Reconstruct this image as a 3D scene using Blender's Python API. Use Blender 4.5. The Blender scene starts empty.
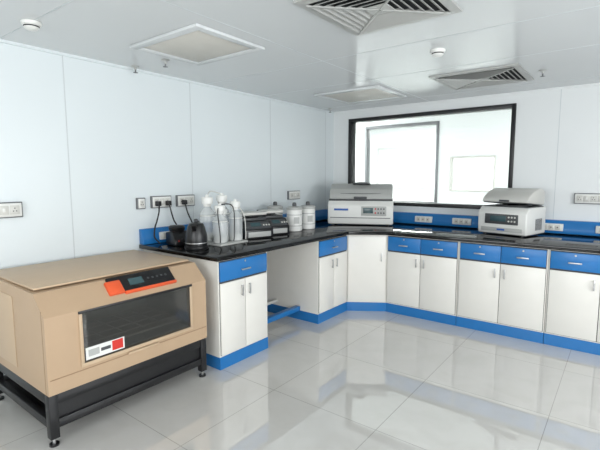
import bpy, bmesh
from math import *
from mathutils import Vector, Matrix

# ------------------------------------------------------------------ materials
def lin(c):
    return tuple(((v/255)/12.92 if v/255<=0.04045 else ((v/255+0.055)/1.055)**2.4) for v in c)
def mat(name,rgb,rough=.5,metal=0.,var=.04,scale=8,bump=0.,bscale=60,spec=.5,coat=0.,emit=0.):
    m=bpy.data.materials.new(name); m.use_nodes=True
    nt=m.node_tree; b=nt.nodes['Principled BSDF']
    c=lin(rgb)
    tc=nt.nodes.new('ShaderNodeTexCoord')
    n=nt.nodes.new('ShaderNodeTexNoise'); n.inputs['Scale'].default_value=scale; n.inputs['Detail'].default_value=3
    nt.links.new(tc.outputs['Object'],n.inputs['Vector'])
    r=nt.nodes.new('ShaderNodeValToRGB')
    r.color_ramp.elements[0].position=.3; r.color_ramp.elements[1].position=.7
    r.color_ramp.elements[0].color=(*[v*(1-var) for v in c],1)
    r.color_ramp.elements[1].color=(*[min(1,v*(1+var)) for v in c],1)
    nt.links.new(n.outputs['Fac'],r.inputs['Fac']); nt.links.new(r.outputs['Color'],b.inputs['Base Color'])
    b.inputs['Roughness'].default_value=rough; b.inputs['Metallic'].default_value=metal
    b.inputs['Specular IOR Level'].default_value=spec
    b.inputs['Coat Weight'].default_value=coat
    if bump:
        n2=nt.nodes.new('ShaderNodeTexNoise'); n2.inputs['Scale'].default_value=bscale
        nt.links.new(tc.outputs['Object'],n2.inputs['Vector'])
        bp=nt.nodes.new('ShaderNodeBump'); bp.inputs['Strength'].default_value=bump; bp.inputs['Distance'].default_value=.01
        nt.links.new(n2.outputs['Fac'],bp.inputs['Height']); nt.links.new(bp.outputs['Normal'],b.inputs['Normal'])
    if emit:
        nt.links.new(r.outputs['Color'],b.inputs['Emission Color']); b.inputs['Emission Strength'].default_value=emit
    return m
def glassmat(name,tint,gloss=.08,rough=.02):
    m=bpy.data.materials.new(name); m.use_nodes=True; nt=m.node_tree
    for n in list(nt.nodes): nt.nodes.remove(n)
    o=nt.nodes.new('ShaderNodeOutputMaterial'); mx=nt.nodes.new('ShaderNodeMixShader')
    t=nt.nodes.new('ShaderNodeBsdfTransparent'); g=nt.nodes.new('ShaderNodeBsdfGlossy')
    t.inputs['Color'].default_value=(*tint,1); g.inputs['Roughness'].default_value=rough
    lw=nt.nodes.new('ShaderNodeFresnel'); lw.inputs['IOR'].default_value=1.45
    ad=nt.nodes.new('ShaderNodeMath'); ad.operation='ADD'; ad.inputs[1].default_value=gloss-.04
    nt.links.new(lw.outputs[0],ad.inputs[0]); nt.links.new(ad.outputs[0],mx.inputs[0])
    nt.links.new(t.outputs[0],mx.inputs[1]); nt.links.new(g.outputs[0],mx.inputs[2]); nt.links.new(mx.outputs[0],o.inputs[0])
    return m
def milkymat(name,rgb,alpha):
    m=bpy.data.materials.new(name); m.use_nodes=True; nt=m.node_tree; b=nt.nodes['Principled BSDF']
    o=nt.nodes['Material Output']; mx=nt.nodes.new('ShaderNodeMixShader'); t=nt.nodes.new('ShaderNodeBsdfTransparent')
    b.inputs['Base Color'].default_value=(*lin(rgb),1); b.inputs['Roughness'].default_value=.12
    mx.inputs[0].default_value=alpha
    nt.links.new(t.outputs[0],mx.inputs[1]); nt.links.new(b.outputs[0],mx.inputs[2]); nt.links.new(mx.outputs[0],o.inputs[0])
    return m

WALL=mat('wall_panel_white',(222,229,231),.36,var=.01,scale=1.5)
WALLB=mat('wall_back_white',(229,232,232),.4,var=.01,scale=1.5)
SEAM=mat('panel_seam',(202,208,210),.6)
CEIL=mat('ceiling_panel',(213,216,217),.2,var=.012,scale=1.2)
WHITE=mat('cabinet_cream',(229,226,219),.35,var=.012)
BLUE=mat('laminate_blue',(30,112,178),.32,var=.03)
DARKGAP=mat('shadow_gap',(70,70,72),.7)
BLACK=mat('black_plastic',(20,20,22),.35,var=.15)
MBLACK=mat('black_metal',(22,22,24),.4,var=.1)
GRAN=mat('black_granite',(9,9,10),.05,var=.3,scale=250,spec=.4)
BEIGE=mat('beige_powdercoat',(184,157,128),.5,var=.02,bump=.05,bscale=300)
BEIGE2=mat('beige_powdercoat_light',(194,169,140),.45,var=.02,bump=.05,bscale=300)
BEIGE_DARK=mat('beige_dark_line',(152,126,98),.7)  # darker beige for the thin lines on the shaker body
ORANGE=mat('orange_plastic',(226,92,50),.4)
RED=mat('red_print',(205,50,40),.5)
PLW=mat('plastic_white',(228,228,224),.35,var=.01)
PLG=mat('plastic_grey',(176,177,174),.38,var=.02)
PLL=mat('plastic_light_grey',(205,204,198),.38,var=.02)
PLD=mat('plastic_dark_grey',(70,72,74),.4,var=.05)
STEEL=mat('brushed_steel',(190,190,190),.3,metal=.9)
LCD=mat('lcd_display',(60,84,88),.15)
BLUEP=mat('blue_print',(40,90,170),.4)
PANELOFF=mat('light_diffuser_off',(214,211,203),.5,var=.01)
DIFD=mat('duct_dark',(42,44,46),.8)
FRAMEG=mat('socket_frame_grey',(110,112,114),.5)
INTER=mat('chamber_interior',(172,180,180),.4)
GLASS=glassmat('window_glass',(.97,.985,.98),.05)
TINT=glassmat('tinted_acrylic',(.58,.57,.55),.09)
CLEAR=milkymat('clear_glass_bottle',(228,232,232),.42)
TUBE=mat('silicone_tube',(200,200,195),.4)
LAMP=mat('lamp_diffuser_on',(255,255,255),.5,emit=1.6)

def floormat():
    m=bpy.data.materials.new('floor_vitrified_tile'); m.use_nodes=True; nt=m.node_tree; b=nt.nodes['Principled BSDF']
    tc=nt.nodes.new('ShaderNodeTexCoord'); mp=nt.nodes.new('ShaderNodeMapping')
    mp.inputs['Location'].default_value=(.30,.22,0)
    br=nt.nodes.new('ShaderNodeTexBrick'); br.offset=0; br.squash=1
    br.inputs['Scale'].default_value=1; br.inputs['Brick Width'].default_value=.8; br.inputs['Row Height'].default_value=.8
    br.inputs['Mortar Size'].default_value=.0025; br.inputs['Mortar Smooth'].default_value=.1
    br.inputs['Color1'].default_value=(*lin((207,205,200)),1); br.inputs['Color2'].default_value=(*lin((203,201,197)),1)
    br.inputs['Mortar'].default_value=(*lin((168,165,160)),1)
    n=nt.nodes.new('ShaderNodeTexNoise'); n.inputs['Scale'].default_value=3.5; n.inputs['Detail'].default_value=8; n.inputs['Distortion'].default_value=1.2
    r=nt.nodes.new('ShaderNodeValToRGB'); r.color_ramp.elements[0].color=(.94,.94,.93,1); r.color_ramp.elements[1].color=(1,1,1,1)
    r.color_ramp.elements[0].position=.3;r.color_ramp.elements[1].position=.6
    mx=nt.nodes.new('ShaderNodeMixRGB'); mx.blend_type='MULTIPLY'; mx.inputs[0].default_value=1
    nt.links.new(tc.outputs['Object'],mp.inputs[0]); nt.links.new(mp.outputs[0],br.inputs['Vector']); nt.links.new(mp.outputs[0],n.inputs['Vector'])
    nt.links.new(n.outputs['Fac'],r.inputs[0]); nt.links.new(br.outputs['Color'],mx.inputs[1]); nt.links.new(r.outputs[0],mx.inputs[2])
    nt.links.new(mx.outputs[0],b.inputs['Base Color']); b.inputs['Roughness'].default_value=.035; b.inputs['Specular IOR Level'].default_value=1.0
    b.inputs['Coat Weight'].default_value=.5; b.inputs['Coat Roughness'].default_value=.03; b.inputs['Coat IOR'].default_value=1.6
    return m
FLOOR=floormat()

# ------------------------------------------------------------------ mesh builder
class Obj:
    def __init__(s,name): s.name=name; s.bm=bmesh.new(); s.mats=[]
    def _add(s,tb,m,T=None):
        if m not in s.mats: s.mats.append(m)
        i=s.mats.index(m)
        bmesh.ops.recalc_face_normals(tb,faces=tb.faces)
        for f in tb.faces: f.material_index=i; f.smooth=True
        if T is not None: tb.transform(T)
        me=bpy.data.meshes.new('t'); tb.to_mesh(me); s.bm.from_mesh(me); bpy.data.meshes.remove(me); tb.free()
    def box(s,x0,x1,y0,y1,z0,z1,m,bev=0,T=None,seg=2):
        tb=bmesh.new(); bmesh.ops.create_cube(tb,size=1)
        tb.transform(Matrix.Translation(((x0+x1)/2,(y0+y1)/2,(z0+z1)/2))@Matrix.Diagonal((abs(x1-x0),abs(y1-y0),abs(z1-z0),1)))
        if bev: bmesh.ops.bevel(tb,geom=tb.edges[:],offset=bev,segments=seg,affect='EDGES',profile=.5)
        s._add(tb,m,T)
    def cyl(s,p0,p1,r0,m,r1=None,seg=24,bev=0,T=None):
        p0=Vector(p0);p1=Vector(p1);r1=r0 if r1 is None else r1
        tb=bmesh.new(); L=(p1-p0).length
        bmesh.ops.create_cone(tb,cap_ends=True,segments=seg,radius1=r0,radius2=r1,depth=L)
        if bev: bmesh.ops.bevel(tb,geom=[e for e in tb.edges if len([f for f in e.link_faces if len(f.verts)>4])],offset=bev,segments=2,affect='EDGES',profile=.5)
        q=Vector((0,0,1)).rotation_difference((p1-p0).normalized()).to_matrix().to_4x4()
        tb.transform(Matrix.Translation((p0+p1)/2)@q); s._add(tb,m,T)
    def prism(s,pts,axis,a,b,m,bev=0,T=None,seg=2):
        tb=bmesh.new()
        def P(p,t):
            return (p[0],t,p[1]) if axis=='Y' else ((p[0],p[1],t) if axis=='Z' else (t,p[0],p[1]))
        va=[tb.verts.new(P(p,a)) for p in pts]; vb=[tb.verts.new(P(p,b)) for p in pts]
        tb.faces.new(va); tb.faces.new(vb[::-1])
        for i in range(len(pts)):
            j=(i+1)%len(pts); tb.faces.new((va[i],vb[i],vb[j],va[j]))
        bmesh.ops.recalc_face_normals(tb,faces=tb.faces)
        if bev: bmesh.ops.bevel(tb,geom=tb.edges[:],offset=bev,segments=seg,affect='EDGES',profile=.5)
        s._add(tb,m,T)
    def lathe(s,prof,c,m,seg=28,T=None):
        tb=bmesh.new(); rings=[]
        for r,z in prof:
            rings.append([tb.verts.new((c[0]+max(r,1e-4)*cos(2*pi*k/seg),c[1]+max(r,1e-4)*sin(2*pi*k/seg),c[2]+z)) for k in range(seg)])
        for a,b in zip(rings,rings[1:]):
            for k in range(seg): tb.faces.new((a[k],a[(k+1)%seg],b[(k+1)%seg],b[k]))
        tb.faces.new(rings[0][::-1]); tb.faces.new(rings[-1])
        s._add(tb,m,T)
    def tube(s,pts,r,m,seg=8,T=None,sub=6):
        P=[Vector(p) for p in pts]; Q=[]
        n=len(P)
        for i in range(n-1):
            a=P[max(i-1,0)];b=P[i];c=P[i+1];d=P[min(i+2,n-1)]
            for k in range(sub):
                t=k/sub
                Q.append(.5*((2*b)+(c-a)*t+(2*a-5*b+4*c-d)*t*t+(3*b-a-3*c+d)*t**3))
        Q.append(P[-1]); tb=bmesh.new(); rings=[]
        up=Vector((.13,.21,1)).normalized()
        for i,q in enumerate(Q):
            t=(Q[min(i+1,len(Q)-1)]-Q[max(i-1,0)]).normalized()
            u=t.cross(up)
            if u.length<1e-3: u=t.cross(Vector((1,0,0)))
            u.normalize(); v=t.cross(u)
            rings.append([tb.verts.new(q+r*(cos(2*pi*k/seg)*u+sin(2*pi*k/seg)*v)) for k in range(seg)])
        for a,b in zip(rings,rings[1:]):
            for k in range(seg): tb.faces.new((a[k],a[(k+1)%seg],b[(k+1)%seg],b[k]))
        tb.faces.new(rings[0][::-1]); tb.faces.new(rings[-1]); s._add(tb,m,T)
    def done(s,loc=(0,0,0),rot=0,parent=None):
        me=bpy.data.meshes.new(s.name); s.bm.to_mesh(me); s.bm.free()
        for m in s.mats: me.materials.append(m)
        me.set_sharp_from_angle(angle=radians(35))
        o=bpy.data.objects.new(s.name,me); bpy.context.scene.collection.objects.link(o)
        o.location=loc; o.rotation_euler=(0,0,rot)
        if parent: o.parent=parent
        return o

# ------------------------------------------------------------------ key dimensions (metres)
XL=-3.447; YB=5.321; H=2.43; XR=2.6; YR=-2.2
XF=-2.44; YF=4.295; ZC=.903

# ------------------------------------------------------------------ room shell
o=Obj('floor'); o.box(-6.2,XR+.1,YR-.1,11,-.1,0,FLOOR); o.done()
o=Obj('ceiling'); o.box(XL-.1,XR+.1,YR-.1,YB,H,H+.1,CEIL)
for y in (-1.2,-.02,1.16,2.95,3.78,4.96):
    o.box(XL,XR,y-.003,y+.003,H-.0015,H+.01,SEAM)
for x in (-2.02,.4):
    o.box(x-.003,x+.003,YR,YB,H-.0015,H+.01,SEAM)
o.done()
o=Obj('wall_left'); o.box(XL-.1,XL,YR-.1,YB,0,H,WALL)
for y in (-1.97,-.79,.39,1.57,2.75,3.93,5.11): o.box(XL-.01,XL+.0015,y-.004,y+.004,0,H,SEAM)
o.done()
# back wall with viewing window opening
WX0,WX1,WZ0,WZ1=-3.19,-1.04,1.12,2.31
o=Obj('wall_back')
o.box(-6.2,WX0,YB,YB+.1,0,2.8,WALLB); o.box(WX1,XR+.1,YB,YB+.1,0,2.8,WALLB)
o.box(WX0,WX1,YB,YB+.1,0,WZ0,WALLB); o.box(WX0,WX1,YB,YB+.1,WZ1,2.8,WALLB)
for x in (-.62,.56,1.74): o.box(x-.003,x+.003,YB-.0015,YB+.01,0,H,SEAM)
o.done()
def window(name,x0,x1,z0,z1,y,t,fw,m,glass=True,proud=.018):
    o=Obj(name); a,b=y-proud,y+t+proud
    o.box(x0-.0,x0+fw,a,b,z0,z1,m,.004); o.box(x1-fw,x1,a,b,z0,z1,m,.004)
    o.box(x0+fw,x1-fw,a,b,z0,z0+fw,m,.004); o.box(x0+fw,x1-fw,a,b,z1-fw,z1,m,.004)
    if glass: o.box(x0+fw,x1-fw,y+t/2-.003,y+t/2+.003,z0+fw,z1-fw,GLASS)
    return o
window('window_1',WX0,WX1,WZ0,WZ1,YB,.1,.045,MBLACK).done()
# coved trims
o=Obj('trim_1'); o.box(XL,XL+.02,YR,YB,H-.02,H,WALL); o.done()
o=Obj('trim_2'); o.box(XL+.02,XR,YB-.02,YB,H-.02,H,WALLB); o.done()
# right wall with windows, rear wall with windows
o=Obj('wall_right')
ya,yb,za,zb=-.9,3.6,.9,2.2
o.box(XR,XR+.1,YR-.1,ya,0,H,WALLB); o.box(XR,XR+.1,yb,YB,0,H,WALLB); o.box(XR,XR+.1,ya,yb,0,za,WALLB); o.box(XR,XR+.1,ya,yb,zb,H,WALLB)
o.done()
o=Obj('window_4')
for y in (ya,ya+1.47,ya+2.97,yb-.06): o.box(XR-.01,XR+.11,y,y+.06,za,zb,PLW,.004)
o.box(XR-.01,XR+.11,ya+.06,yb-.06,za,za+.05,PLW,.004); o.box(XR-.01,XR+.11,ya+.06,yb-.06,zb-.05,zb,PLW,.004)
o.done()
o=Obj('wall_rear')
xa,xb=-2.2,1.6
o.box(XL-.1,xa,YR-.1,YR,0,H,WALLB); o.box(xb,XR+.1,YR-.1,YR,0,H,WALLB); o.box(xa,xb,YR-.1,YR,0,za,WALLB); o.box(xa,xb,YR-.1,YR,zb,H,WALLB)
o.done()
o=Obj('window_5')
for x in (xa,-.33,xb-.06): o.box(x,x+.06,YR-.11,YR+.01,za,zb,PLW,.004)
o.box(xa+.06,xb-.06,YR-.11,YR+.01,za,za+.05,PLW,.004); o.box(xa+.06,xb-.06,YR-.11,YR+.01,zb-.05,zb,PLW,.004)
o.done()
# adjacent rooms behind the viewing window
YA=7.6
o=Obj('wall_adjacent')
ops=[(-4.18,-2.71,1.0,2.48),(-2.5,-1.75,1.25,1.85)]
o.box(-6.2,-4.18,YA,YA+.1,0,2.8,WALLB); o.box(-2.71,-2.5,YA,YA+.1,0,2.8,WALLB); o.box(-1.75,XR+.1,YA,YA+.1,0,2.8,WALLB)
o.box(-4.18,-2.71,YA,YA+.1,0,1.0,WALLB); o.box(-4.18,-2.71,YA,YA+.1,2.48,2.8,WALLB)
o.box(-2.5,-1.75,YA,YA+.1,0,1.25,WALLB); o.box(-2.5,-1.75,YA,YA+.1,1.85,2.8,WALLB)
o.done()
window('window_2',*ops[0],YA,.1,.05,FRAMEG).done()
window('window_3',*ops[1],YA,.1,.03,PLL).done()
o=Obj('ceiling_adjacent'); o.box(-6.2,XR+.1,YB+.1,11,2.8,2.9,CEIL); o.done()
o=Obj('wall_far'); o.box(-6.2,XR+.1,10.9,11,0,2.8,WALLB); o.done()
window('window_6',-5.6,-4.1,1.2,2.3,10.86,.03,.05,PLG,False).done()
o=Obj('wall_far_left'); o.box(-6.3,-6.2,YB+.1,11,0,2.8,WALLB); o.done()
o=Obj('wall_far_right'); o.box(XR+.1,XR+.2,YB+.1,11,0,2.8,WALLB); o.done()

# ------------------------------------------------------------------ ceiling fixtures
def diffuser(name,x0,x1,y0,y1):
    o=Obj(name); cx,cy=(x0+x1)/2,(y0+y1)/2; hx,hy=(x1-x0)/2,(y1-y0)/2
    o.box(-hx+.02,hx-.02,-hy+.02,hy-.02,-.006,-.001,DIFD)
    def ring(a,b,za,zb,m,t=.003):
        for k in range(4):
            tb=bmesh.new()
            c=[(-1,-1),(1,-1),(1,1),(-1,1)]
            p,q=c[k],c[(k+1)%4]
            A=[(p[0]*(hx-a),p[1]*(hy-a),za),(q[0]*(hx-a),q[1]*(hy-a),za),(q[0]*(hx-b),q[1]*(hy-b),zb),(p[0]*(hx-b),p[1]*(hy-b),zb)]
            lo=[tb.verts.new(v) for v in A]; up=[tb.verts.new((v[0],v[1],v[2]+t)) for v in A]
            tb.faces.new(lo); tb.faces.new(up[::-1])
            for i in range(4): tb.faces.new((lo[i],up[i],up[(i+1)%4],lo[(i+1)%4]))
            o._add(tb,m)
    ring(0,.05,-.012,-.016,PLG,.011)
    a=.065
    while a<min(hx,hy)-.06:
        ring(a,a+.026,-.026,-.010,PLG); a+=.042
    o.box(-hx+a,hx-a,-hy+a,hy-a,-.024,-.018,PLG)
    for sx,sy in ((1,1),(1,-1)):
        L=sqrt((hx-.05)**2+(hy-.05)**2)
        T=Matrix.Rotation(atan2(sy*hy,sx*hx),4,'Z')
        o.box(-L,L,-.006,.006,-.027,-.02,PLG,T=T)
    return o.done((cx,cy,H))
diffuser('air_diffuser',-1.48,-.80,1.88,2.55)
diffuser('air_diffuser',-1.54,-.78,3.99,4.71)
def lpanel(name,x0,x1,y0,y1):
    o=Obj(name); hx,hy=(x1-x0)/2,(y1-y0)/2; w=.06
    o.box(-hx,hx,-hy,-hy+w,-.02,-.001,CEIL,.003); o.box(-hx,hx,hy-w,hy,-.02,-.001,CEIL,.003)
    o.box(-hx,-hx+w,-hy+w,hy-w,-.02,-.001,CEIL,.003); o.box(hx-w,hx,-hy+w,hy-w,-.02,-.001,CEIL,.003)
    o.box(-hx+w,hx-w,-hy+w,hy-w,-.008,-.001,DARKGAP)
    o.box(-hx+w+.01,hx-w-.01,-hy+w+.01,hy-w-.01,-.014,-.008,PANELOFF,.003)
    return o.done(((x0+x1)/2,(y0+y1)/2,H))
lpanel('ceiling_light_panel',-2.87,-2.14,1.77,2.39)
lpanel('ceiling_light_panel',-2.88,-2.08,4.03,4.75)
def smoke(x,y):
    o=Obj('smoke_detector')
    o.lathe([(.055,-.001),(.055,-.012),(.05,-.02),(.042,-.022),(.042,-.034),(.03,-.045),(.01,-.048)],(0,0,0),PLW)
    o.lathe([(.0425,-.024),(.0425,-.031)],(0,0,0),DIFD)
    o.done((x,y,H))
smoke(-2.92,1.16); smoke(-1.18,3.22)
def sprink(x,y):
    o=Obj('fire_sprinkler')
    o.lathe([(.032,-.001),(.032,-.006),(.012,-.012),(.01,-.03)],(0,0,0),PLG,16)
    o.cyl((0,0,-.03),(0,0,-.05),.006,FRAMEG,seg=10)
    o.lathe([(.004,-.05),(.02,-.052),(.02,-.054),(.004,-.056)],(0,0,0),FRAMEG,16)
    o.done((x,y,H))
sprink(-3.0,2.16); sprink(-.66,4.38); sprink(-3.36,2.12); sprink(-3.3,5.0)

# ------------------------------------------------------------------ cabinets
def handle(o,x,z,vert,T=None):
    if vert:
        o.box(x-.006,x+.006,-.035,-.027,z-.045,z+.045,STEEL,.002,T); 
        for dz in (-.036,.036): o.box(x-.004,x+.004,-.03,-.011,z+dz-.004,z+dz+.004,STEEL,0,T)
    else:
        o.box(x-.05,x+.05,-.035,-.027,z-.006,z+.006,STEEL,.002,T)
        for dx in (-.04,.04): o.box(x+dx-.004,x+dx+.004,-.03,-.011,z-.004,z+.004,STEEL,0,T)
def fronts(o,w,nd,nr,T=None,left=.012):
    g=.005
    z0,z1,z2,z3=.115,.685,.70,.852
    dw=(w-2*left)/nd
    for i in range(nd):
        a=left+i*dw+g/2;b=left+(i+1)*dw-g/2
        o.box(a,b,-.014,0,z0,z1,WHITE,.003,T)
        hx=(b-.04) if (nd==1 or i%2==0) else (a+.04)
        handle(o,hx,z1-.09,True,T)
    if nr:
        rw=(w-2*left)/nr
        for i in range(nr):
            a=left+i*rw+g/2;b=left+(i+1)*rw-g/2
            o.box(a,b,-.014,0,z2,z3,BLUE,.003,T)
            handle(o,(a+b)/2,(z2+z3)/2-.01,False,T)
            o.cyl(((a+b)/2,-.014,z3-.022),((a+b)/2,-.018,z3-.022),.008,STEEL,seg=12,T=T)
def cabinet(w,d,nd,nr,loc,rot):
    o=Obj('base_cabinet')
    o.box(0.001,w-.001,0,d,.10,.866,WHITE)
    o.box(0.001,w-.001,-.006,d,0,.10,BLUE)
    o.box(.011,w-.011,-.002,0,.11,.86,DARKGAP)
    fronts(o,w,nd,nr)
    return o.done(loc,rot)
D=.985
cabinet(.56,D,2,1,(XF,2.16,0),pi/2)
cabinet(.56,D,2,1,(XF,3.49,0),pi/2)
for x in (-2.07,-1.292,-.514,.264):
    cabinet(.776,D,2,2,(x,YF,0),0)
# corner unit
o=Obj('base_cabinet')
p0=Vector((XF,4.052)); p1=Vector((-2.072,YF)); poly=[tuple(p0),tuple(p1),(-2.072,5.29),(-3.42,5.29),(-3.42,4.052)]
o.prism(poly,'Z',.10,.866,WHITE)
dirv=(p1-p0).normalized(); nrm=Vector((dirv.y,-dirv.x))
poly2=[tuple(p0+nrm*.004),tuple(p1+nrm*.004)]+poly[2:]
o.prism(poly2,'Z',0,.10,BLUE)
ang=atan2(dirv.y,dirv.x); T=Matrix.Translation((p0.x,p0.y,0))@Matrix.Rotation(ang,4,'Z')
w=(p1-p0).length
o.box(.015,w-.015,-.014,0,.115,.852,WHITE,.003,T); handle(o,w-.06,.62,True,T)
o.done()
# desk opening: back panel, plinth and foot rail
o=Obj('knee_space_panel')
o.box(-3.43,-3.40,2.725,3.485,.10,.866,WHITE); o.box(-3.43,-3.385,2.725,3.485,0,.10,BLUE)
o.box(-3.0,-2.97,2.725,3.485,.14,.17,PLL,.005)
o.box(-2.72,-2.66,2.725,3.485,.10,.15,BLUE,.006)
o.done()
# worktop
o=Obj('worktop')
o.prism([(-3.44,2.13),(XF+.03,2.13),(XF+.03,4.035),(-2.06,YF-.03),(1.06,YF-.03),(1.06,5.315),(-3.44,5.315)],'Z',.868,ZC,GRAN,.004)
o.done()
# blue splash / service trunking
o=Obj('service_trunking')
def trunk_prof(d): return [(0,0),(-d,0),(-d,.05),(-d+.03,.135),(0,.135)]
o.prism([(5.319+p[0],ZC+.002+p[1]) for p in trunk_prof(.11)],'X',-3.33,1.05,BLUE,.003)
o.prism([(-3.445-p[0],ZC+.002+p[1]) for p in trunk_prof(.07)],'Y',2.14,5.315,BLUE,.003)
for x in (-2.02,-1.55,-.62,-.12,.42):
    o.box(x-.11,x+.11,5.319-.125,5.319-.09,ZC+.03,ZC+.105,PLW,.006)
    for k in (-.06,.0,.06):
        o.box(x+k-.022,x+k+.022,5.319-.130,5.319-.125,ZC+.042,ZC+.092,PLL,.002)
        o.cyl((x+k,5.319-.1325,ZC+.067),(x+k,5.319-.1295,ZC+.067),.006,BLACK,seg=8)
for y in (2.4,3.3,4.1):
    o.box(-3.445+.06,-3.445+.09,y-.1,y+.1,ZC+.03,ZC+.1,PLW,.006)
    for k in (-.05,.05): o.box(-3.36,-3.35,y+k-.02,y+k+.02,ZC+.042,ZC+.09,PLL,.002)
o.done()

# ------------------------------------------------------------------ wall sockets
def socket(w,h,n,loc,rot):
    o=Obj('wall_socket')
    o.box(-w/2,w/2,-.03,-.001,-h/2,h/2,FRAMEG,.004)
    o.box(-w/2+.008,w/2-.008,-.034,-.028,-h/2+.008,h/2-.008,PLW,.003)
    mw=(w-.04)/n
    for i in range(n):
        a=-w/2+.02+i*mw
        o.box(a+.004,a+mw-.004,-.038,-.033,-h/2+.024,h/2-.024,PLL,.002)
        if i%2==0:
            for dx,dz in ((0,.012),(-.01,-.008),(.01,-.008)):
                o.cyl((a+mw/2+dx,-.0395,dz),(a+mw/2+dx,-.037,dz),.004,BLACK,seg=8)
        else: o.box(a+mw/2-.008,a+mw/2+.008,-.041,-.037,-.014,.014,PLW,.002)
    return o.done(loc,rot)
socket(.24,.11,3,(XL,1.10,1.275),pi/2)
socket(.21,.11,3,(XL,2.37,1.275),pi/2)
socket(.21,.11,3,(XL,2.645,1.275),pi/2)
socket(.08,.10,1,(XL,2.16,1.27),pi/2)
socket(.24,.11,3,(XL,4.36,1.27),pi/2)
socket(.28,.11,4,(-.30,YB,1.275),0)
def cable(pts,plug):
    o=Obj('power_cable')
    x,y,z=plug
    o.box(x-.02,x+.02,y-.022,y+.022,z-.025,z+.02,BLACK,.006)
    o.tube(pts,.007,BLACK)
    o.done()
cable([(-3.375,2.31,1.245),(-3.37,2.30,1.18),(-3.365,2.27,1.10),(-3.35,2.24,1.05),(-3.33,2.22,.97),(-3.28,2.24,.914)],(-3.387,2.31,1.265))
cable([(-3.375,2.42,1.245),(-3.36,2.43,1.17),(-3.355,2.45,1.10),(-3.34,2.47,1.05),(-3.31,2.48,.96),(-3.27,2.49,.914)],(-3.387,2.42,1.265))
cable([(-3.375,2.60,1.245),(-3.36,2.61,1.17),(-3.355,2.64,1.10),(-3.34,2.66,1.05),(-3.31,2.72,.97),(-3.28,2.78,.914)],(-3.387,2.60,1.265))

# ------------------------------------------------------------------ shaker incubator with stand
Y0,Y1=.93,2.04; zb_=.305
st=Obj('equipment_stand')
xs=(-3.33,-2.45)
for y in (Y0+.0,Y1-.05):
    for x in (xs[0],xs[1]-.05):
        st.box(x,x+.05,y,y+.05,.045,.30,MBLACK,.004)
        st.cyl((x+.025,y+.025,.0),(x+.025,y+.025,.012),.026,BLACK,seg=16)
        st.cyl((x+.025,y+.025,.01),(x+.025,y+.025,.05),.009,STEEL,seg=10)
for (za_,zc_) in ((.24,.30),(.10,.15)):
    st.box(xs[1]-.045,xs[1]-.005,Y0+.05,Y1-.05,za_,zc_,MBLACK,.003)
    st.box(xs[0]+.005,xs[0]+.045,Y0+.05,Y1-.05,za_,zc_,MBLACK,.003)
    st.box(xs[0]+.05,xs[1]-.05,Y0+.005,Y0+.045,za_,zc_,MBLACK,.003)
    st.box(xs[0]+.05,xs[1]-.05,Y1-.045,Y1-.005,za_,zc_,MBLACK,.003)
st.box(xs[1]-.030,xs[1]-.024,Y0+.05,Y1-.05,.15,.24,MBLACK)
st.box(xs[0]+.045,xs[1]-.045,Y0+.045,Y1-.045,.12,.13,MBLACK)
st.done()
s=Obj('shaker_incubator')
XB_=-3.36; XFr=-2.44
prof=[(XB_,zb_),(XFr,zb_),(XFr,.745),(-2.56,.862),(XB_,.875)]
def chunk(a,b,pr=prof,m=BEIGE): s.prism(pr,'Y',a,b,m)
wy0,wy1=1.13,1.89; wz0,wz1=.43,.725
XI=-2.98   # inner rear wall of the chamber
chunk(Y0,wy0); chunk(wy1,Y1)
chunk(wy0,wy1,[(XB_,zb_),(XFr,zb_),(XFr,wz0),(XB_,wz0)])
chunk(wy0,wy1,[(XB_,wz0),(XI,wz0),(XI,.76),(XB_,.78)])
chunk(wy0,wy1,[(XB_,.78),(XFr-.06,wz1),(XFr,wz1),(XFr,.745),(-2.56,.862),(XB_,.875)])
s.box(XB_+.02,-2.60,Y0+.02,Y1-.02,.870,.884,BEIGE2,.006)
s.box(XI,XI+.005,wy0,wy1,wz0,.78,INTER)
s.box(XI+.005,XFr-.03,wy0,wy0+.004,wz0,.73,INTER); s.box(XI+.005,XFr-.03,wy1-.004,wy1,wz0,.73,INTER)
s.box(XI+.005,XFr-.03,wy0,wy1,wz0,wz0+.004,INTER)
# shaking platform with low spring rack
s.box(-2.93,-2.50,1.16,1.86,.475,.49,PLG,.003)
for x in (-2.90,-2.76,-2.63,-2.52): s.box(x-.004,x+.004,1.17,1.85,.51,.518,STEEL)
for i in range(6):
    y=1.18+i*.13
    s.box(-2.91,-2.51,y-.003,y+.003,.505,.511,STEEL)
for x in (-2.90,-2.52):
    for y in (1.18,1.84): s.cyl((x,y,.485),(x,y,.54),.006,STEEL,seg=8)
for z in (.58,.65): s.box(XI+.02,XI+.03,wy0+.02,wy1-.02,z,z+.01,PLW)
s.box(XI+.006,XI+.02,1.40,1.62,.56,.68,PLD,.004)
# window frame moulding + tinted pane
def fr(a,b,c,d,m=BEIGE2,x=XFr): s.box(x-.001,x+.010,a,b,c,d,m,.003)
fr(wy0-.02,wy1+.02,wz0-.02,wz0); fr(wy0-.02,wy0,wz0,wz1); fr(wy1,wy1+.02,wz0,wz1)
fr(wy0-.02,wy1+.02,wz1,wz1+.016,BLACK)
s.box(XFr-.004,XFr+.003,wy0,wy1,wz0,wz1,TINT)
s.box(XFr,XFr+.004,Y0+.01,Y1-.01,.390,.393,BEIGE_DARK)
s.box(XFr,XFr+.02,1.40,1.62,.392,.405,BEIGE2,.004)
s.box(-3.3,-2.86,Y0-.004,Y0,.36,.80,BEIGE2,.002)
s.box(-2.475,-2.470,Y0-.001,Y0+.001,zb_,.78,BEIGE_DARK)
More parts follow.
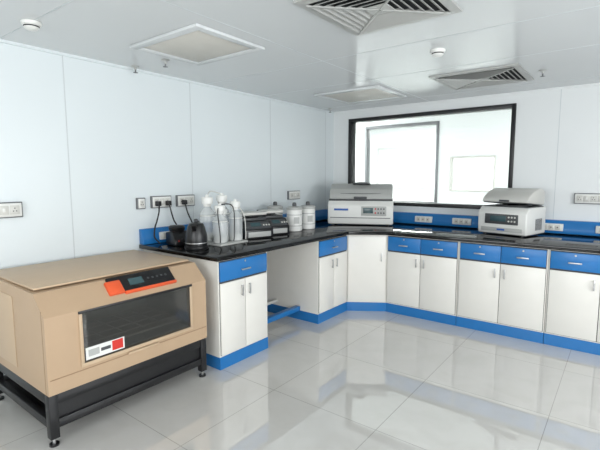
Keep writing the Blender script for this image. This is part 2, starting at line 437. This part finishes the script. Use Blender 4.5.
# control panel on the slope
sv=Vector((-2.56+2.44,.862-.745)); L=sv.length
ex=Vector((0,1,0)); ey=Vector((sv.x,0,sv.y)).normalized(); ez=ex.cross(ey)
T=Matrix(((ex.x,ey.x,ez.x,XFr),(ex.y,ey.y,ez.y,0),(ex.z,ey.z,ez.z,.745),(0,0,0,1)))
s.box(1.34,1.80,.05,L+.004,-.01,.014,BLACK,.006,T)
s.box(1.32,1.42,.045,L*.85,-.01,.017,ORANGE,.006,T)
s.box(1.42,1.80,.034,.052,-.01,.017,ORANGE,.004,T)
s.box(1.47,1.57,L*.50,L*.80,.014,.016,LCD,0,T)
for k in range(5): s.cyl((1.61+k*.034,L*.66,.013),(1.61+k*.034,L*.66,.017),.008,PLD,seg=12,T=T)
# info sticker on window
s.box(XFr+.003,XFr+.0045,1.14,1.38,wz0+.012,wz0+.085,PLW)
s.box(XFr+.0045,XFr+.0055,1.155,1.22,wz0+.03,wz0+.07,PLG); s.box(XFr+.0045,XFr+.0055,1.23,1.29,wz0+.04,wz0+.06,PLD); s.box(XFr+.0045,XFr+.0055,1.30,1.37,wz0+.02,wz0+.08,RED)
s.done()

# ------------------------------------------------------------------ bench equipment
o=Obj('electric_kettle')
o.lathe([(.095,0),(.10,.012),(.10,.025),(.088,.03)],(0,0,0),BLACK)
o.lathe([(.088,.028),(.092,.05),(.088,.12),(.070,.19),(.062,.205),(.055,.215),(.02,.225)],(0,0,0),BLACK)
o.lathe([(.012,.22),(.016,.235),(.018,.245),(.01,.252)],(0,0,0),PLD,16)
o.lathe([(.0935,.052),(.0935,.058)],(0,0,0),STEEL)
o.prism([(.055,.20),(.11,.205),(.075,.15)],'Y',-.018,.018,BLACK,.004)
o.tube([(-.055,0,.205),(-.11,0,.215),(-.135,0,.17),(-.13,0,.10),(-.09,0,.06)],.011,BLACK)
o.done((-2.84,2.29,ZC+.002),radians(-50))
def stirrer(loc,rot):
    o=Obj('vortex_mixer')
    o.prism([(-.10,0),(.09,0),(.09,.11),(-.02,.125),(-.10,.05)],'X',-.08,.08,BLACK,.014)
    o.lathe([(.06,.09),(.062,.12),(.07,.135),(.072,.155),(.06,.168),(.03,.172)],(0,.025,0),BLACK)
    o.cyl((0,-.085,.04),(0,-.11,.05),.020,BLACK,seg=20,bev=.003)
    o.cyl((-.045,-.09,.04),(-.045,-.10,.045),.006,RED,seg=10)
    for x in (-.055,.055):
        for y in (-.075,.07): o.cyl((x,y,-.001),(x,y,.006),.012,BLACK,seg=10)
    return o.done(loc,rot)
stirrer((-3.15,2.34,ZC+.003),radians(80))
# vacuum filtration bottles on a base
o=Obj('filtration_bottle_set')
o.box(-.17,.17,-.17,.17,.002,.022,PLG,.006)
def bottle(cx,cy,r,h,cap=True):
    o.lathe([(r*.9,.022),(r,.03),(r,h*.62),(r*.92,h*.68),(r*.5,h*.76),(r*.42,h*.80),(r*.42,h*.83)],(cx,cy,0),CLEAR,28)
    o.lathe([(r*.90,.028),(r*.90,h*.22)],(cx,cy,0),PLL,24)
    o.lathe([(r+.001,h*.60),(r+.001,h*.615)],(cx,cy,0),PLL,24)
    o.lathe([(r*.5,h*.80),(r*.52,h*.85),(r*.70,h*.86),(r*.74,h*.97),(r*.66,h),(r*.25,h*1.01),(r*.2,h*1.05)],(cx,cy,0),PLW,24)
bottle(-.085,-.09,.070,.42); bottle(.085,-.095,.066,.35); bottle(-.085,.085,.070,.43); bottle(.088,.09,.064,.38); bottle(.02,.0,.05,.31)
o.tube([(-.085,-.09,.43),(-.11,-.02,.47),(-.085,.085,.44)],.006,TUBE)
o.tube([(.08,-.085,.36),(.15,0,.34),(.155,.01,.12),(.155,.0,.03)],.005,BLACK)
o.tube([(.08,-.085,.36),(.12,-.15,.30),(.15,-.155,.1),(.15,-.155,.03)],.005,BLACK)
o.tube([(.085,.085,.38),(.155,.13,.26),(.157,.15,.1),(.15,.155,.03)],.005,TUBE)
o.done((-2.92,2.645,ZC),0)
def drybath(name,w,loc,rot,scr):
    o=Obj(name); d=.30
    o.prism([(-d/2,0),(d/2,0),(d/2,.17),(-d/2+.08,.17),(-d/2,.09)],'X',-w/2,w/2,BLACK,.008)
    o.box(-w/2+.02,w/2-.02,-d/2+.10,d/2-.02,.17,.195,PLD,.004)
    for i in range(5):
        for j in range(3):
            x=-w/2+.05+i*(w-.1)/4; y=-d/2+.14+j*.05
            o.cyl((x,y,.194),(x,y,.197),.010,BLACK,seg=10)
    o.box(-w/2+.015,w/2-.015,d/2-.04,d/2-.01,.17,.25,PLD,.006)
    o.box(-w/2+.02,w/2-.02,-d/2+.09,d/2-.02,.222,.25,PLL,.01)
    sv=Vector((.08,.08)).normalized(); T=Matrix(((1,0,0,0),(0,sv.x,-sv.y,-d/2),(0,sv.y,sv.x,.09),(0,0,0,1)))
    o.box(-w/2+.02,w/2-.02,.010,.102,-.002,.004,PLD,.003,T)
    o.box(-w*.25,w*.1,.04,.085,.004,.006,scr,0,T)
    for k in range(3): o.cyl((w*.2+k*.03,.05,.003),(w*.2+k*.03,.05,.008),.009,PLL,seg=12,T=T)
    o.box(-w/2+.03,w/2-.03,-d/2-.002,-d/2+.003,.02,.07,PLG,.002)
    return o.done(loc,rot)
drybath('dry_bath',.31,(-2.95,3.08,ZC+.002),radians(72),LCD)
drybath('dry_bath',.25,(-2.97,3.40,ZC+.002),radians(72),LCD)
def canister(loc):
    o=Obj('sample_canister')
    o.lathe([(.075,0),(.085,.01),(.085,.23),(.078,.25),(.05,.26)],(0,0,0),PLW)
    o.lathe([(.080,.235),(.090,.24),(.090,.262),(.07,.272),(.03,.276)],(0,0,0),PLG)
    o.lathe([(.024,.27),(.024,.30),(.018,.315),(.008,.318)],(0,0,0),PLD,16)
    o.lathe([(.0862,.06),(.0862,.068)],(0,0,0),PLG); o.lathe([(.0862,.18),(.0862,.188)],(0,0,0),PLG)
    o.box(.0845,.088,-.03,.03,.09,.16,PLG)
    o.tube([(-.088,0,.20),(-.12,0,.18),(-.12,0,.12),(-.086,0,.09)],.007,PLG)
    return o.done(loc,radians(-35))
canister((-2.92,3.72,ZC+.002)); canister((-2.92,3.97,ZC+.002)); canister((-3.2,3.72,ZC+.002))

def feet(o,w,d):
    for x in (-w/2+.06,w/2-.06):
        for y in (-d/2+.05,d/2-.06): o.cyl((x,y,0),(x,y,.02),.02,BLACK,seg=12)
def centrifuge_large(w,d,h,loc,rot):
    o=Obj('benchtop_centrifuge'); hb=h*.60; feet(o,w,d)
    o.prism([(-d/2+.01,.015),(d/2,.015),(d/2,hb),(-d/2+.05,hb),(-d/2-.005,hb*.80),(-d/2,hb*.32)],'X',-w/2,w/2,PLW,.014,seg=3)
    o.box(-w/2+.012,w/2-.012,-d/2+.02,d/2-.015,.012,.03,PLD)
    o.box(-w/2+.008,w/2-.008,-d/2+.045,d/2-.008,hb-.006,hb+.018,PLD,.005)
    prof=[(-d/2+.035,hb+.018),(d/2-.01,hb+.018),(d/2-.005,h*.93),(d/2-.06,h*.99),(d/2-.15,h),(0,h*.965),(-d*.25,h*.87),(-d/2+.05,h*.74)]
    o.prism(prof,'X',-w/2+.012,w/2-.012,PLG,.016,seg=3)
    o.tube([(-w/2+.05,-d/2+.07,h*.765),(0,-d/2+.062,h*.76),(w/2-.05,-d/2+.07,h*.765)],.006,PLD)
    o.cyl((0,.04,h*.955),(0,.045,h*.998),w*.14,PLD,seg=32); o.cyl((0,.04,h*.96),(0,.045,h*1.003),w*.11,LCD,seg=32)
    o.box(-w*.1,w*.1,-d/2+.01,-d/2+.06,hb+.02,hb+.05,PLD,.008)
    fy=-d/2-.004
    o.box(w*.02,w*.40,fy-.004,fy+.01,hb*.40,hb*.78,PLG,.006)
    o.box(w*.05,w*.20,fy-.007,fy-.002,hb*.50,hb*.72,LCD,.002)
    for k in range(4):
        for j in range(2): o.cyl((w*.235+k*w*.042,fy-.003,hb*(.52+.16*j)),(w*.235+k*w*.042,fy-.008,hb*(.52+.16*j)),.010,PLD if k else RED,seg=12)
    o.box(-w*.40,-w*.18,fy-.002,fy+.006,hb*.60,hb*.68,BLUEP,.001)
    o.box(-w*.46,w*.46,fy-.001,fy+.008,hb*.30,hb*.325,PLD)
    for sx in (-1,1):
        for k in range(7): o.box(sx*w/2-.002,sx*w/2+.002,-.02+k*.022,-.010+k*.022,hb*.2,hb*.6,PLD)
    return o.done(loc,rot)
def centrifuge_small(w,d,h,loc,rot):
    # body with slightly raised lid hinged at the back
    o=Obj('benchtop_centrifuge'); hb=h*.60; feet(o,w,d)
    o.prism([(-d/2+.01,.015),(d/2,.015),(d/2,hb),(-d/2+.06,hb),(-d/2-.005,hb*.80),(-d/2,hb*.32)],'X',-w/2,w/2,PLW,.014,seg=3)
    o.box(-w/2+.012,w/2-.012,-d/2+.02,d/2-.015,.012,.03,PLD)
    o.box(-w/2+.02,w/2-.02,-d/2+.07,d/2-.02,hb-.01,hb+.008,PLD,.004)
    o.lathe([(w*.30,hb+.004),(w*.31,hb+.016),(w*.27,hb+.018),(w*.25,hb+.006)],(0,.02,0),STEEL)
    o.lathe([(w*.12,hb+.005),(w*.10,hb+.02),(w*.03,hb+.025)],(0,.02,0),BLACK)
    hinge=Matrix.Translation((0,d/2-.03,hb+.018))@Matrix.Rotation(radians(-5),4,'X')
    t=.165; dl=d-.07
    o.prism([(0,0),(.02,.01),(.015,t*.85),(-.05,t),(-dl*.35,t*.97),(-dl*.68,t*.72),(-dl+.03,t*.36),(-dl,t*.15),(-dl,0)],'X',-w/2+.015,w/2-.015,PLL,.014,T=hinge,seg=3)
    o.box(-w/2+.03,w/2-.03,-dl+.01,-.01,-.008,.001,PLD,.002,T=hinge)
    o.box(-w*.1,w*.1,-dl-.012,-dl+.02,.004,.024,PLD,.004,T=hinge)
    for x in (-w*.3,w*.3): o.cyl((x-.03,d/2-.02,hb+.012),(x+.03,d/2-.02,hb+.012),.016,PLD,seg=14)
    fy=-d/2-.004
    o.box(-w*.34,w*.34,fy-.006,fy+.01,hb*.40,hb*.76,PLD,.006)
    o.box(-w*.22,w*.10,fy-.009,fy-.004,hb*.50,hb*.70,LCD,.002)
    for k in range(3):
        for j in range(2): o.cyl((w*.16+k*w*.06,fy-.005,hb*(.52+.14*j)),(w*.16+k*w*.06,fy-.010,hb*(.52+.14*j)),.009,PLL,seg=12)
    o.box(-w*.42,w*.42,fy-.001,fy+.006,hb*.14,hb*.28,PLG,.003)
    o.box(-w*.08,w*.08,fy-.002,fy+.0,hb*.18,hb*.24,BLUEP)
    for sx in (-1,1):
        for k in range(7): o.box(sx*w/2-.002,sx*w/2+.002,-.02+k*.022,-.010+k*.022,hb*.2,hb*.6,PLD)
    return o.done(loc,rot)
centrifuge_large(.80,.42,.51,(-2.69,4.81,ZC+.002),radians(25))
centrifuge_small(.50,.44,.48,(-.95,4.90,ZC+.002),radians(-14))

# ------------------------------------------------------------------ lights
def area(name,loc,rot,sx,sy,e,col=(1,1,1)):
    l=bpy.data.lights.new(name,'AREA'); l.shape='RECTANGLE'; l.size=sx; l.size_y=sy; l.energy=e; l.color=col
    o=bpy.data.objects.new(name,l); bpy.context.scene.collection.objects.link(o); o.location=loc; o.rotation_euler=rot; return o
area('daylight_right',(XR+.25,1.35,1.55),(0,radians(90),0),1.3,4.4,165,(.96,.985,1))
area('daylight_rear',(-.3,YR-.25,1.55),(radians(90),0,0),3.7,1.3,96,(.97,.99,1))
def roomlamp(n,x,y,z,e):
    o=Obj('lit_ceiling_panel'); o.box(-.7,.7,-.45,.45,-.02,-.001,LAMP,.003); o.done((x,y,z))
    area(n,(x,y,z-.03),(0,0,0),1.4,.9,e)
for i,(x,y,e) in enumerate([(-5.3,6.5,120),(.9,6.5,140),(-4.2,9.2,135),(-2.0,9.2,135)]): roomlamp('adjacent_lamp_%d'%i,x,y,2.8,e)

wd=bpy.data.worlds.new('World'); bpy.context.scene.world=wd; wd.use_nodes=True
bg=wd.node_tree.nodes['Background']; bg.inputs[0].default_value=(.90,.95,1,1); bg.inputs[1].default_value=1.3

# ------------------------------------------------------------------ camera
pit,yaw,rol=.1114,.6524,-.0016
F=Vector((-sin(yaw)*cos(pit),cos(yaw)*cos(pit),-sin(pit))); R0=Vector((cos(yaw),sin(yaw),0)); U0=R0.cross(F)
R=R0*cos(rol)+U0*sin(rol); U=-R0*sin(rol)+U0*cos(rol)
cd=bpy.data.cameras.new('camera'); cd.sensor_width=36; cd.lens=427.8/600*36; cd.clip_start=.05
co=bpy.data.objects.new('camera',cd); bpy.context.scene.collection.objects.link(co)
co.matrix_world=Matrix(((R.x,U.x,-F.x,0),(R.y,U.y,-F.y,0),(R.z,U.z,-F.z,1.5),(0,0,0,1)))
bpy.context.scene.camera=co
bpy.context.scene.view_settings.view_transform='Standard'
bpy.context.scene.view_settings.look='None'
